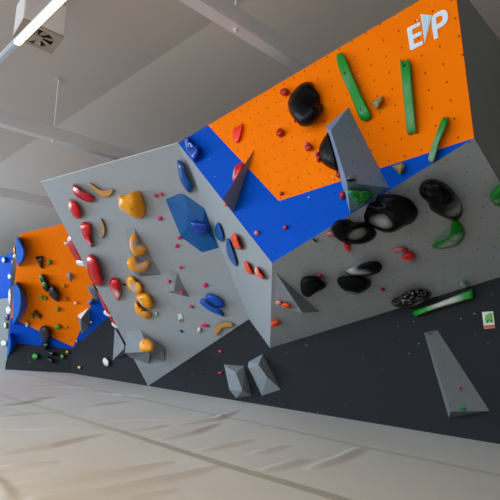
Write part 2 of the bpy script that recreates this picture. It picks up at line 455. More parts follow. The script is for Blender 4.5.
W2 = empty('climbing_wall', (-15, 5.2, 0), 'far bouldering wall section, orange panel framed in blue, at left', 'climbing wall')
ob = G.hit(73, 347); oa = G.hit(14.2, 320); 
gl = lambda v: GT+(K1-GT)*v
# left edge parameter for the orange's lower left corner
tb = ((oa-GT) @ (K1-GT))/((K1-GT) @ (K1-GT)); oaL = gl(tb)
orr = G.hit(104, 275)
tag(slab('orange_panel', G, [GT, oaL, ob, orr, GT+(GT2-GT)*(2.45/1.86)], pO, W2), 'small orange panel far left')
tag(slab('blue_panel', G, [oaL, K1, K2, K4, GT3, GT+(GT2-GT)*(2.45/1.86), orr, ob], pB, W2), 'blue strip under and beside the far orange')
tag(slab('base_panel', GK, [g0, np.array(g1)+dg*0.05, K2+dg*.05, K1], pK, W2), 'charcoal base of the far section')

# section beyond the corner
HB0 = g0+np.array([-.03, .05, 0])
HT = Facet((0, 0, 1), 4.0).hit(12.5, 253)
az = math.atan(((-330-250)/FP_)*math.cos(pit))
hd = FW0*math.cos(az)+RT*math.sin(az)
HF = through(HB0, HB0+hd, HT)
W3 = empty('climbing_wall', tuple(HB0), 'end bouldering wall at the left edge, blue above grey', 'climbing wall')
ha = HB0; hb = HT
def hl(p, k): return p+hd*k
hm = ha+(hb-ha)*.62
s_ = hd if hd @ np.array([-1, 0, 0]) > 0 else -hd
tag(slab('grey_panel', HF, [ha-s_*0, ha+s_*6, hm+s_*6, hm-s_*0], pE, W3), 'grey lower part')  # darker grey on this section: its shade is put into the colour
tag(slab('blue_panel', HF, [hm, hm+s_*6, hb+s_*6, hb], pB, W3), 'blue upper part')
# logo on the orange panel
LM = plain('white_vinyl', (222, 232, 240), .5); LB = plain('pale_blue_vinyl', (190, 222, 235), .5)
def decal(name, outer, holes=(), mat=LM, lift=.004):
    org = np.array(MW[OP.name].translation)+np.array(W.location)
    par = OP
    def L(p): q = CF.loc(CF.hit(400+p[0]/8.333, p[1]/8.333), org); return Vector((q[0], q[1], 0))
    bm = bmesh.new()
    for pts in (outer, *holes):
        vs = [bm.verts.new(L(p)) for p in pts]
        for k_ in range(len(vs)): bm.edges.new((vs[k_-1], vs[k_]))
    bmesh.ops.triangle_fill(bm, use_beauty=True, use_dissolve=False, edges=bm.edges[:])
    r = bmesh.ops.extrude_face_region(bm, geom=bm.faces[:])
    for g_ in r['geom']:
        if isinstance(g_, bmesh.types.BMVert): g_.co.z += .003
    o = mesh(name, bm, mat, OP, Matrix.Translation((0, 0, lift))); return o
E_ = [(60, 243), (66, 233), (168, 185), (174, 212), (103, 249), (109, 292), (180, 262), (185, 290), (114, 327), (121, 368), (192, 341), (196, 369), (100, 420), (86, 414)]
P_ = [(265, 160), (275, 132), (300, 112), (340, 90), (365, 82), (388, 90), (400, 115), (403, 145), (395, 180), (375, 208), (345, 228), (313, 245), (322, 315), (288, 332), (270, 240)]
PH = [(303, 152), (325, 136), (345, 132), (357, 145), (356, 170), (342, 188), (307, 206)]
tag(decal('letter_e', E_), 'white letter E'); tag(decal('letter_p', P_, (PH,)), 'white letter P')
tag(decal('logo_wedge', [(173, 118), (268, 130), (210, 362)]), 'white rim of the pointed wedge between the letters')
tag(decal('logo_wedge', [(183, 128), (257, 138), (211, 335)], mat=LB, lift=.008), 'pale blue wedge between the letters')
tag(decal('logo_tick', [(135, 178), (145, 160), (152, 172)]), 'tiny white tick above the E')
def patch(o, fac, px, h, name, rgb, label=None):
    mi = MW[o.name].inverted(); bm = bmesh.new()
    bm.faces.new([bm.verts.new(mi @ Vector(fac.hit(p[0], p[1], h))) for p in px])
    r = bmesh.ops.extrude_face_region(bm, geom=bm.faces[:])
    dv = mi.to_3x3() @ Vector(fac.n)*.002
    for v in r['geom']:
        if isinstance(v, bmesh.types.BMVert): v.co += dv
    c = mesh(name, bm, plain('ink_%d_%d_%d' % rgb, rgb, .7), o)
    if label: c['label'] = label
# ------------------------------------------------------------------ volumes (faceted plywood boxes bolted to the walls)
mV = panel('volume_grey', (128, 133, 136), .6, spacing=.16, spec=.3, rad=.006)
mVk = panel('volume_plain_grey', (112, 115, 116), .7, spacing=.16, spec=.2, rad=.006)
mVb = panel('volume_blue', (0, 84, 150), .25, (0, 30, 60), spec=.3, rough=.4)
mVd = panel('volume_dark', (134, 134, 134), .4, spec=.3, rad=.006)
mVg = panel('volume_bluegrey', (112, 140, 166), .8, spacing=.16, spec=.3, rad=.008)
def sub3(fac, a, b, c): return through(*[fac.hit(*p) for p in (a, b, c)])
GV = 'angular wall volumes'
v1 = poly('wall_volume', A, [(125.2, 229.6), (134.8, 227.8), (161.2, 274.6), (140.2, 276.4), (133, 272.2)], [(137, 270.5, .26), (130, 255, .17), (128.5, 235, .04)],
     'tall grey wedge volume carrying two yellow crescent holds', 'volume', GV, mV)
V1F = sub3(A, (134.8, 227.8, .01), (161.2, 274.6, 0), (137, 270.5, .26))
v2 = poly('wall_volume', A, [(127.2, 331), (140.8, 330.4), (165.9, 348.8), (164.8, 361.9), (149.6, 357.6), (148.8, 364), (130.4, 357.6)], [(124.8, 352.8, .22), (149.5, 352, .34), (163, 350, .1)],
     'grey two-toothed volume low on the grey panel with one yellow hold', 'volume', GV, mV, faces=[(0, 1, 8, 7), (1, 2, 9, 8), (2, 3, 9), (9, 3, 4, 8), (8, 4, 5), (8, 5, 6, 7), (7, 6, 0)])
V2F = sub3(A, (127.2, 331, 0), (140.8, 330.4, 0), (149.5, 352, .34))
v3 = poly('wall_volume', A, [(170, 270), (177, 272.4), (189.2, 297.4), (167.6, 292)], [(174, 290.5, .17)], 'small grey pyramid volume left of the blue pair, pink holds on it', 'volume', GV, mV)
V3F = sub3(A, (170, 270, 0), (167.6, 292, 0), (174, 290.5, .17))
poly('wall_volume', A, [(165.4, 199.2), (179.8, 193.4), (184.6, 194.2), (204.4, 208.2), (218.8, 248), (202, 252.4), (181, 237)], [(186, 226, .10), (203, 225, .10), (188, 208, .07)],
     'large blue polygon volume in the middle of the grey panel', 'volume', GV, mVb)
poly('wall_volume', CF, [(254.5, 149), (233.3, 212.5), (229, 192)], [(222.8, 199, .33)], 'dark grey spike volume leaning across the blue strip', 'volume', GV, mVd)
VGF = sub3(CF, (346.7, 181.7, .5), (389.4, 188, 0), (348.5, 107.2, 0))
hv_ = float(CF.n @ VGF.hit(330.9, 130.4)-CF.d)
vg = poly('wall_volume', CF, [(348.5, 107.2), (325.6, 127.2), (350.2, 213.6), (389.4, 188)], [(330.9, 130.4, hv_), (346.7, 181.7, .5)], 'long blue-grey wedge volume in front of the orange panel', 'volume', GV, mVg, frame=VGF)
VGB = sub3(CF, (346.7, 181.7, .5), (389.4, 188, 0), (350.2, 213.6, 0))
VGF = sub3(CF, (346.7, 181.7, .5), (389.4, 188, 0), (348.5, 107.2, 0))
VGL = sub3(CF, (346.7, 181.7, .5), (350.2, 213.6, 0), (325.6, 127.2, 0))
poly('wall_volume', DN, [(276, 273), (274, 306), (319.6, 311.6)], [(302.5, 313, .2)], 'grey triangular volume under the blue point, orange holds in it', 'volume', GV, mV)
VDF = sub3(DN, (276, 273, 0), (274, 306, 0), (302.5, 313, .2))
VFF = sub3(F, (437.3, 330, 0), (489.5, 411, 0), (450.6, 411.6, .24))
h2_ = float(F.n @ VFF.hit(425, 332.9)-F.d)
poly('wall_volume', F, [(424, 332.6), (437.3, 330), (489.5, 411), (448.8, 417.6)], [(450.6, 411.6, .24), (425, 332.9, h2_)], 'tall narrow grey wedge volume mounted on the charcoal base at right', 'volume', GV, mVk, frame=VFF)
poly('wall_volume', F, [(224.1, 364.3), (244.4, 366), (251.7, 395.7), (236, 398.2), (229, 388)], [(226, 373.7, .10), (236, 373, .26), (242.3, 390.5, .26), (229.7, 390.1, .12)], 'left one of the two grey block volumes low on charcoal base', 'volume', GV, mV)
poly('wall_volume', F, [(262.6, 354.1), (248.6, 361.8), (247.9, 367), (261.9, 395.7), (280.8, 389.5)], [(250.5, 368.3, .14), (258.4, 364.6, .26), (267, 377, .2)], 'right one of the two grey block volumes low on charcoal base', 'volume', GV, mV)
poly('wall_volume', F, [(114.7, 328), (113.6, 351), (112.8, 360), (126, 354), (122, 335)], [(124.4, 345.5, .30), (124.0, 348.8, .30)], 'grey wedge volume beside the lower left edge of the grey panel', 'volume', GV, mV)
poly('wall_volume', G, [(86.5, 286.5), (92, 284), (93.5, 285), (101, 297), (95.5, 301), (88, 290.5)], [(89, 289, .25), (94.5, 288, .25)], 'small grey volume at the right border of the far orange', 'volume', GV, mV)
poly('wall_volume', G, [(86.5, 301.5), (92, 298), (94.5, 299.5), (91, 305), (88.5, 305.5)], [(89, 303.5, .22), (91.5, 301, .22)], 'tiny grey volume with white top, right of the far orange', 'volume', GV, mV)
vw = poly('wall_volume', G, [(77.4, 315.6), (88.8, 307.8), (90, 308.4), (89.4, 327.6), (81.6, 334.8)], [(80.6, 319.2, .3)], 'grey pointed volume with white face above the far blue strip', 'volume', GV, mV)
poly('wall_volume', G, [(66, 275), (69, 272), (74, 274.5), (70.5, 282.5)], [(69.5, 276, .15)], 'pale grey chip-shaped volume in the upper far orange', 'volume', GV, mV)
patch(vw, sub3(G, (77.4, 315.6, 0), (88.8, 307.8, 0), (80.6, 319.2, .3)), [(77.4, 315.6), (88.8, 307.8), (80.6, 319.2)], .004, 'white_face', (238, 236, 230), 'white upper face')
# round blue volumes along the far corner
mRB = plain('volume_bright_blue', (10, 108, 222), .4, vary=.08)
def drum(px, top, h, label):
    org = G.hit(*np.array(px, float).mean(0)); a = spline(px, 40); b2 = spline(top, 40); n = min(len(a), len(b2))
    bm = bmesh.new()
    lo = [bm.verts.new(G.loc(G.hit(*p), org)) for p in a]
    r = bmesh.ops.convex_hull(bm, input=lo+[bm.verts.new(G.loc(G.hit(p[0], p[1], h), org)) for p in b2])
    bmesh.ops.delete(bm, geom=[v for v in bm.verts if not v.link_faces], context='VERTS')
    tag(mesh('round_volume', bm, mRB, None, G.mat(org)), label, 'volume', 'round blue volumes')
drum([(18, 238), (22, 243), (25.5, 247), (27, 252.5), (26, 258.5), (22, 263), (18, 265)], [(16.5, 237), (18.5, 242), (22.5, 248), (23.3, 253), (22, 259), (17.5, 264.5), (16.6, 252)], .35, 'upper blue half-round volume on the far corner')
drum([(15, 284), (21, 287), (26, 294), (27.3, 303), (25.5, 312), (20, 319.5), (14, 323)], [(14, 284), (17.5, 286.5), (20, 292), (20.5, 302), (19, 312), (15, 320.5), (12.8, 323), (13, 300)], .4, 'biggest blue half-round volume, middle of the far corner')
drum([(10.5, 334), (14, 337), (16, 343), (15.4, 350), (12, 355), (8.5, 357)], [(9, 335), (10, 338), (10.5, 344), (9.5, 351), (7.5, 357), (7.8, 345)], .3, 'lowest blue half-round volume near the floor at far left')

# ------------------------------------------------------------------ holds
RED = (204, 4, 6); CRIM = (184, 6, 30); YEL = (255, 164, 0); BLU = (10, 62, 160); BLK = (6, 6, 7); GRN = (12, 138, 44); PNK = (228, 18, 92); ORG = (248, 74, 12); WHT = (222, 220, 214); DRED = (168, 14, 22); LGN = (84, 150, 20)
gR = 'red holds on the grey panel'
dome('climbing_hold', A, [(72.2, 185.5), (74, 184.3), (78, 187.5), (84, 191), (90, 194), (94, 198), (94.3, 201), (91.5, 202.8), (87, 202), (80, 199), (75, 195.5), (72.5, 191)], .15, 'topmost crimson sausage-shaped hold, under the panel corner', 'climbing hold', gR, CRIM, rough=.25, bolts=[(83, 194)], edge=.75)
dome('climbing_hold', A, [(68, 201), (70, 199.5), (75, 201), (79, 206), (81.5, 212), (81.5, 216), (78.5, 219), (74, 217.5), (70.5, 212), (68.3, 206)], .15, 'red oval hold below the topmost crimson one', 'climbing hold', gR, RED, rough=.25, bolts=[(75, 209)], chalk=[(70, 201, .1, .5)])
dome('climbing_hold', A, [(80, 225), (83, 222), (88, 222.4), (91, 227), (90.6, 234), (90, 239), (92.6, 245), (91, 247.4), (87, 243), (83, 237), (81, 230)], .15, 'red boot-shaped hold with chalky lower end', 'climbing hold', gR, RED, rough=.25, chalk=[(89.5, 243, .12, .7)], bolts=[(86, 229)])
dome('climbing_hold', A, [(86.2, 262.5), (87.5, 256.2), (90.5, 254.2), (95, 257.5), (98.7, 266), (100, 274), (102.5, 279), (102.5, 284), (99.5, 286.8), (94, 284), (88.7, 276)], .22, 'largest red hold, long blob near the left edge of grey panel', 'climbing hold', gR, (190, 2, 4), rough=.28, bolts=[(93, 268)])
dome('climbing_hold', A, [(109.2, 282.5), (112, 278), (117, 278), (120, 282.5), (119.5, 288.7), (120, 297.5), (117.5, 300.5), (113.7, 296), (110, 288.7)], .17, 'red hold right of the largest one, with a pale chalk streak', 'climbing hold', gR, RED, rough=.3, chalk=[(116, 293.5, .19, .8)], dimples=[(116, 293, .14, .06)])
# on the hidden left cheek: only their outer halves show
def cheek(edge_px, along, depth, h, label, rgb, group, rough=.3):
    c = A.hit(*edge_px); e_ = (P1-Q1)/np.linalg.norm(P1-Q1)
    c = c-SF.n*(SF.n @ c-SF.d)
    bdir = np.cross(SF.n, e_); bdir = bdir if bdir[1] > 0 else -bdir
    c = c+bdir*depth*1.05
    bm = bmesh.new(); rings = []
    for i in range(7):
        a = math.pi/2*i/7
        rings.append([bm.verts.new(Vector(e_*along*math.cos(a)**.7*math.cos(t_)+bdir*depth*math.cos(a)**.7*math.sin(t_)+SF.n*(h*math.sin(a)-(.004 if i == 0 else 0)))) for t_ in np.linspace(0, 2*math.pi, 25)[:-1]])
    for i in range(6):
        for j in range(24): bm.faces.new((rings[i][j], rings[i][(j+1) % 24], rings[i+1][(j+1) % 24], rings[i+1][j]))
    bm.faces.new(rings[-1]); bm.faces.new(rings[0][::-1])
    o = mesh('climbing_hold', bm, plain('resin_%d_%d_%d_%.2f' % (*rgb, rough), rgb, rough, vary=.12, scale=14), None, Matrix.Translation(c), smooth=True)
    tag(o, label, 'climbing hold', group)
gC = 'holds on the hidden left cheek'
cheek((77, 252.5), .42, .11, .58, 'red hold poking out behind the left edge of grey panel', (178, 8, 12), gC)
cheek((108, 312), .62, .08, .30, 'long red hold poking out low behind the left panel edge', (188, 8, 30), gC)
cheek((83, 264), .1, .07, .55, 'small white hold under the red one behind the panel edge', WHT, gC)
cheek((110, 315.5), .1, .06, .46, 'white hold over the long red one behind panel edge', WHT, gC)
cheek((117, 327), .1, .06, .36, 'lowest white hold behind the left panel edge', WHT, gC)

gY = 'yellow holds on the grey panel'
dome('climbing_hold', A, [(121, 198), (122.6, 195.8), (128, 195.8), (131.6, 194.2), (137.6, 191.8), (141, 195), (144.2, 201.6), (145.8, 208.8), (144.2, 216), (141.2, 219), (135.8, 218.7), (130.4, 215.4), (124.4, 211.8), (121.4, 208.8)], .36, 'big yellow cone hold with flat blunt end', 'climbing hold', gY, YEL, apex=(125.5, 202.5), edge=.95, rough=.35, chalk=[(123, 208, .13, 1)], bolts=[(141, 204), (136, 212)], dimples=[(131, 197, .1, .05)])
dome('climbing_hold', V1F, [(130, 238), (132.4, 234.2), (136, 233.8), (137.8, 238), (139.6, 244), (143.2, 244.6), (146.8, 248.2), (145.6, 252.4), (141.4, 255.4), (136.6, 254.8), (132.4, 251.8), (130, 245.8)], .16, 'upper yellow crescent on the grey wedge volume', 'climbing hold', gY, YEL, rough=.35, apex=(136, 247), chalk=[(137.5, 244, .16, .9)], dimples=[(140, 243.5, .12, .08)])
dome('climbing_hold', V1F, [(127, 261.4), (128.8, 258.4), (131.2, 256.6), (134.8, 256), (137.2, 259), (139, 262), (143.8, 261.4), (149.2, 260.2), (149.8, 263.2), (148, 268), (142.6, 271.6), (136.6, 272.2), (131.8, 270.4), (128.2, 266.2)], .16, 'lower yellow crescent on the grey wedge volume', 'climbing hold', gY, YEL, rough=.35, apex=(137, 266), chalk=[(140, 263.5, .18, .7)], dimples=[(141, 261, .12, .07)])
dome('climbing_hold', A, [(126, 282.6), (127.2, 277.8), (129.6, 276), (132.6, 277.2), (135, 282.6), (139.2, 284.4), (142.2, 288), (141.6, 292.2), (138, 294), (133.2, 292.2), (128.4, 288.6)], .18, 'yellow bean hold, top of the three below the wedge volume', 'climbing hold', gY, YEL, rough=.35, chalk=[(134, 287, .17, 1)], dimples=[(136, 284, .12, .06)])
dome('climbing_hold', A, [(136.2, 297), (139.2, 294), (145.8, 292.8), (150, 295.8), (152.4, 301.2), (153, 306), (150, 309), (145.2, 307.8), (141, 304.8), (138, 300.6)], .22, 'round yellow hold, middle of the three below the wedge volume', 'climbing hold', gY, YEL, rough=.35, chalk=[(141.5, 302.5, .15, 1)], bolts=[(148, 300)])
dome('climbing_hold', A, [(135, 303), (137.4, 301.4), (139.8, 306), (144, 308.4), (144.6, 311.4), (150.6, 311.4), (151.4, 315.6), (148.8, 319.2), (145.2, 318.6), (139.8, 315), (136.2, 311.4)], .16, 'hooked yellow hold, lowest of the three below the wedge volume', 'climbing hold', gY, YEL, rough=.35, apex=(140, 311), chalk=[(146, 312.5, .1, .5)])
dome('climbing_hold', V2F, [(139.2, 344), (142.4, 339.5), (148, 338.9), (152.8, 342.4), (154, 348.8), (150.4, 351.7), (144, 352), (140, 349.6)], .17, 'yellow lump hold on the two-toothed grey volume', 'climbing hold', gY, (250, 156, 4), rough=.5, bolts=[(147, 344)])

WD = (196, 140, 74)
def wooden(px, h, label):
    o = dome('wooden_hold', A, px, h, label, 'climbing hold', 'wooden crescent holds', WD, flat=True, rough=.6)
    o.data.materials.append(plain('wood_edge', (92, 66, 40), .7))
    for p in o.data.polygons:
        if abs(p.normal.z) < .5: p.material_index = 1
    return o
wooden([(88, 183), (92, 185.6), (98, 189.6), (104, 191), (111, 189), (112.4, 191), (109, 196), (103, 197), (97, 194), (92, 189)], .06, 'wooden crescent hold near the top of grey panel')
wooden([(100.6, 218.6), (103, 222), (105, 229), (104, 235), (101.6, 238), (101.8, 235), (102.6, 229), (101.6, 223.6)], .06, 'thin upright wooden crescent right of the red boot-shaped hold')
wooden([(214.5, 331.7), (215.2, 327.2), (219, 323.5), (225, 321.7), (231, 322.3), (232.8, 325), (231.7, 326.5), (225.7, 326.2), (220.5, 328.7), (216.7, 334), (215.2, 334.7)], .07, 'wooden arch hold at the lower right edge of grey panel')

gB = 'blue holds on the pale grey panels'
dome('climbing_hold', A, [(205.5, 295), (210, 293.2), (216.7, 295.7), (222.7, 301), (224.7, 305.5), (222.7, 307.7), (216, 307), (209.2, 302.5), (205.8, 298.7)], .15, 'upper blue oval of the stacked blue pair', 'climbing hold', gB, (4, 72, 172), rough=.3, bolts=[(215, 300)])
dome('climbing_hold', A, [(199.8, 301), (201.7, 298.7), (206.2, 301.7), (211.5, 306.2), (219, 309.2), (222.7, 312.2), (223.5, 316.7), (217.5, 314.8), (208.5, 310.7), (201, 304.7)], .14, 'lower slim blue hold of the stacked blue pair', 'climbing hold', gB, (4, 80, 180), rough=.22)
dome('climbing_hold', A, [(177, 162), (178, 160), (183, 163), (186, 172), (190, 181), (193.4, 187), (190, 193), (185, 189), (180, 180), (178, 170)], .16, 'long blue hold above the blue polygon volume', 'climbing hold', gB, (10, 76, 150), rough=.2, bolts=[(184, 177)])
dome('climbing_hold', A.up(.09), [(189.4, 222), (196, 220.2), (203.8, 222), (208.6, 226.8), (208, 232.8), (202, 235.8), (196, 234.6), (192.4, 229.2)], .16, 'glossy dark blue bulge on the blue polygon volume', 'climbing hold', gB, (2, 56, 150), rough=.12, apex=(200, 228))
dome('climbing_hold', B, [(214.7, 228.7), (217.2, 222.7), (219.5, 224.2), (222.5, 232.5), (223.7, 240.7), (221, 241.5), (216.5, 237.7)], .05, 'short flat blue hold beside the polygon volume', 'climbing hold', gB, (2, 84, 150), rough=.3, edge=.4, bolts=[(219, 232)])
dome('climbing_hold', B, [(226.2, 242.2), (227.7, 238.5), (230, 241.5), (233.7, 252), (237.5, 265.5), (234.5, 265.5), (229.2, 258.7), (226.7, 252)], .05, 'long flat blue blade hold left of the orange ones', 'climbing hold', gB, (2, 80, 150), rough=.3, edge=.4)
gO = 'orange holds beside the grey corner'
dome('climbing_hold', B, [(230.7, 238.5), (232.2, 234), (236, 234.7), (238.2, 240), (240.5, 246), (241.2, 249.7), (236.7, 249), (233, 245.2)], .1, 'top orange hold on the narrow grey corner panel', 'climbing hold', gO, ORG, rough=.3, bolts=[(235, 241)])
dome('climbing_hold', B, [(243.5, 264), (245, 261.3), (248, 263.2), (252.5, 272.2), (252.2, 274.5), (248.7, 273.7), (245.7, 270)], .08, 'slim orange hold below the top orange one', 'climbing hold', gO, ORG, rough=.3)
dome('climbing_hold', B, [(254, 269.2), (256.7, 266.7), (259.7, 271.5), (263.7, 276.7), (263.7, 279.4), (259.2, 277.5), (255.5, 274.5)], .09, 'orange hold with chalk-white upper end near the grey corner', 'climbing hold', gO, ORG, rough=.4, chalk=[(256.5, 270, .14, 1.2)])
dome('climbing_hold', DN, [(270.5, 324), (272, 321.5), (278, 320.5), (281, 322.5), (279, 325.5), (272.5, 327)], .1, 'lowest orange hold, just right of the grey corner edge', 'climbing hold', gO, ORG, rough=.35)
dome('climbing_hold', B, ngon(225.3, 204.7, 1.8, 1.6), .04, 'tiny orange hold at the foot of the dark spike', 'climbing hold', gO, ORG)
dome('climbing_hold', VDF, ngon(278.6, 302.8, 3, 2.4), .06, 'chalk-whitened hold inside the grey triangular volume', 'climbing hold', gO, (216, 140, 120), rough=.7)
dome('climbing_hold', VDF, ngon(286, 305.6, 5, 2.6, 15), .08, 'orange-red hold inside the grey triangular volume', 'climbing hold', gO, ORG, rough=.4)

gP = 'small pink holds'
for (fac, x, y, a, b_, r, lab) in [
 (A, 155.6, 195.6, 3, 1.7, 35, 'left pink jib of the pair beside the big yellow cone'), (A, 161.4, 194.4, 2.7, 1.5, 30, 'right pink jib of the pair beside the big yellow cone'),
 (A, 159.6, 218.6, 2.7, 2.5, 0, 'pink dot hold below the pink pair'), (A, 179.2, 238, 2.6, 1.9, 10, 'pink hold at the lower left corner of blue polygon volume'),
 (A, 176.7, 246, 2.4, 2.2, 0, 'pink hold just below the blue polygon volume corner'), (A, 180.6, 267.6, 2.3, 1.7, 10, 'pink hold above the small grey pyramid volume'),
 (A, 205.1, 285.4, 2.7, 2.7, 0, 'round pink hold above the stacked blue pair'), (A, 191.2, 306.7, 2.4, 1.9, 20, 'pink hold left of the stacked blue pair'),
 (A, 204.9, 325.6, 4.8, 2.0, 8, 'long pink hold below the stacked blue pair'), (V3F, 168.6, 281.4, 1.7, 2.2, 0, 'pink hold on left side of the small grey pyramid'),
 (A.up(.1), 181.8, 292.3, 2.6, 2.1, 0, 'pink hold at the bottom of the small grey pyramid'), (F, 220.3, 351.4, 2.2, 1.6, 0, 'upper pink hold on the charcoal base'),
 (F, 219.9, 373, 2.2, 1.6, 10, 'lower pink hold on the charcoal base beside the grey block')]:
    dome('climbing_hold', fac, ngon(x, y, a*.88, b_*.88, r), .05, lab, 'climbing hold', gP, PNK, rough=.35, n=24)
dome('climbing_hold', A, ngon(199.2, 330, 2, 2.9, 10), .06, 'small white hold with orange top beside the long pink one', 'climbing hold', 'small pale holds', (226, 205, 190), chalk=[(199.2, 331.5, .06, 1)], n=24)
dome('climbing_hold', A, ngon(181.5, 331.3, 1.6, 1.1, 50), .03, 'tiny black hold below the pale tag', 'climbing hold', 'small dark holds', BLK, n=20)
dome('climbing_hold', A, ngon(124.2, 284.6, 1.6, 1.0, 30), .03, 'tiny black hold left of the yellow bean hold', 'climbing hold', 'small dark holds', BLK, n=20)
dome('climbing_hold', A, ngon(156.5, 314, 1.3, 2.0, 10), .05, 'tiny whitish hold right of the hooked yellow one', 'climbing hold', 'small pale holds', (200, 198, 192), n=20)
tgc = dome('route_tag', A, [(177.4, 314.5), (181.6, 313.3), (183.2, 321.8), (179, 323.2)], .012, 'small white route tag with a brownish lower band', 'tag', None, (212, 214, 210), flat=True, sharp=True)
patch(tgc, A, [(178.6, 319.8), (182.6, 318.7), (183.1, 321.4), (179.1, 322.7)], .0135, 'printed_band', (150, 112, 82), 'brownish printed band')
dome('climbing_hold', F, ngon(106, 362, 3, 4.6, -25), .12, 'white egg-shaped hold low on the charcoal base', 'climbing hold', 'small pale holds', (226, 224, 220), rough=.45)
# holds on the orange and blue upper face
dome('climbing_hold', CF, [(184, 139), (187, 137), (191, 143), (198, 146), (199.6, 152), (197, 159), (193, 162), (190, 156), (186, 150)], .16, 'glossy blue hold at the top of the blue strip', 'climbing hold', 'blue holds on the blue strip', (6, 66, 170), rough=.12, dimples=[(192, 147, .07, .06)], chalk=[(187, 144, .1, .5)])
gF = 'red holds on the orange panel'
dome('climbing_hold', CF, [(233, 130), (238, 126), (242.4, 124), (241.6, 132), (239, 141), (236, 143), (233, 138)], .06, 'flat bright red-orange hold at the left end of orange panel', 'climbing hold', gF, (250, 46, 14), rough=.4, edge=.4)
dome('climbing_hold', CF, [(232.6, 180), (233.4, 170), (236, 165), (240, 163), (243.5, 164), (242, 170), (238.5, 177), (235, 182)], .09, 'red hold with white rim half behind the dark spike', 'climbing hold', gF, (205, 20, 26), rough=.35, chalk=[(233, 174, .09, 1.1)])
dome('climbing_hold', CF, [(288.2, 103.6), (289.8, 97), (294.6, 89.2), (301.2, 83.4), (307.2, 81.4), (312, 82.6), (313.8, 87.4), (313, 92.8), (314.2, 99.4), (319.8, 103), (321.3, 107.8), (319.8, 115), (315, 121.6), (308.4, 125.5), (301.2, 125.2), (297, 121), (291, 113.8)], .26, 'large black kidney-shaped hold on the orange panel', 'climbing hold', 'black holds on the upper face', BLK, spec=.12, rough=.38, apex=(303, 107), dimples=[(311, 96, .12, .15)], bolts=[(302, 116), (299, 96)])
dome('climbing_hold', CF, [(319, 151.3), (320.7, 143.6), (325.3, 135.9), (329.5, 131), (333, 142), (337, 153.4), (339.3, 171), (334.4, 170.2), (326, 166), (321, 161)], .17, 'black half-round hold against left side of blue-grey wedge', 'climbing hold', 'black holds on the upper face', BLK, spec=.12, rough=.42, apex=(329, 152), chalk=[(333, 158, .07, .55)], bolts=[(326, 148)])
for (x, y, a, b_, r, h, lab) in [(284.8, 92.2, 4.6, 4.6, 0, .09, 'faceted red hold at the top edge left of the black kidney'), (280.1, 132.8, 4.0, 4.5, 20, .08, 'red hold alone on the orange below the black kidney'),
 (309, 147.8, 4, 3.8, 0, .08, 'red hold with a pale neighbour, left of the black half-round'), (306.2, 144.6, 2.4, 2.4, 0, .07, 'pale pinkish knob touching a red hold on orange'),
 (318.8, 158.2, 2.6, 4.2, -15, .08, 'red hold touching the edge of the black half-round'), (316.3, 154.2, 2.4, 2.4, 0, .08, 'pale pinkish knob above the red one by the black half-round'),
 (295.1, 121.2, 1.3, 1.5, 0, .03, 'tiny dark red foothold under the black kidney'), (281.6, 193.7, 2.2, 2.3, 0, .05, 'small red foothold at the orange corner on blue'),
 (285.6, 227.6, 2.2, 2.6, 20, .05, 'small red foothold alone low on the blue strip'), (256.6, 233.2, 2.6, 2.7, 0, .05, 'chalky pinkish foothold on the blue strip near the grey corner'),
 (338.8, 175.2, 3.2, 3.2, 0, .1, 'red hold beside the lower left edge of blue-grey wedge'), (342.6, 195, 2.8, 4.6, -10, .1, 'red hold on blue beside the blue-grey wedge bottom')]:
    pale = lab.startswith(('pale', 'chalky'))
    k_ = ngon(x, y, a, b_, r+20, 7); k_ = [(x+(u-x)*random.uniform(.85, 1.2), y+(v-y)*random.uniform(.85, 1.2)) for (u, v) in k_]
    dome('climbing_hold', CF, k_, h, lab, 'climbing hold', gF, (206, 110, 118) if pale else DRED, rough=.35, n=18, apex=(x-.6, y-.8), sharp=not pale, edge=.7)
gG = 'green bar holds on the orange panel'
dome('climbing_hold', CF, [(336, 57), (338, 53.5), (341, 52.6), (344.5, 55), (352, 73), (361, 93), (371, 115), (370, 118.5), (366, 121.4), (362, 120.5), (358.5, 116), (349, 93), (339, 70)], .09, 'long green bar hold slanting above the blue-grey wedge', 'climbing hold', gG, GRN, rough=.35, edge=.35, bolts=[(347, 74), (362, 110)], chalk=[(349, 80, .15, .12)])
dome('climbing_hold', CF, [(400, 63), (401.5, 61), (406, 60.2), (410, 61), (412.5, 85), (416.3, 129), (415, 132.5), (411, 133.8), (407, 133.5), (404.5, 110)], .08, 'upright green bar hold below the white lettering', 'climbing hold', gG, (14, 140, 48), rough=.4, edge=.35, bolts=[(405, 66)], chalk=[(408, 92, .15, .15), (412, 118, .2, .2)])
dome('climbing_hold', CF, [(441.9, 118.8), (446, 117.2), (448.6, 120), (440, 141), (434, 161), (431, 162.4), (428, 158.5), (434, 138.8)], .09, 'short green bar at the lower right corner of orange, chalked', 'climbing hold', gG, GRN, rough=.5, edge=.35, chalk=[(436, 142, .13, .3), (431, 157, .13, .5)])
for pts, lab in (([(370, 102), (382, 96), (383.6, 99), (378, 109), (376, 109)], 'small speckled triangular hold beside the slanting green bar'), ([(391.5, 166.4), (402.8, 162.3), (405.2, 166.4), (400.4, 175.2)], 'small yellowish triangular hold on the blue beside the wedge')):
    dome('climbing_hold', CF, pts, .1, lab, 'climbing hold', 'small triangular holds', (150, 136, 82), sharp=True, edge=1.0, rough=.7, speck=.6)
dome('climbing_hold', VGB, [(348.1, 191.5), (351.6, 190.1), (361.4, 190.8), (368.4, 190.8), (372.3, 194.3), (370.5, 199.9), (362.8, 204.8), (357.9, 205.5), (352.3, 199.9), (348.8, 195)], .1, 'green hold on the shaded bottom of the blue-grey wedge', 'climbing hold', 'green holds', (10, 130, 36), rough=.25, bolts=[(360, 199)], speck=.35)
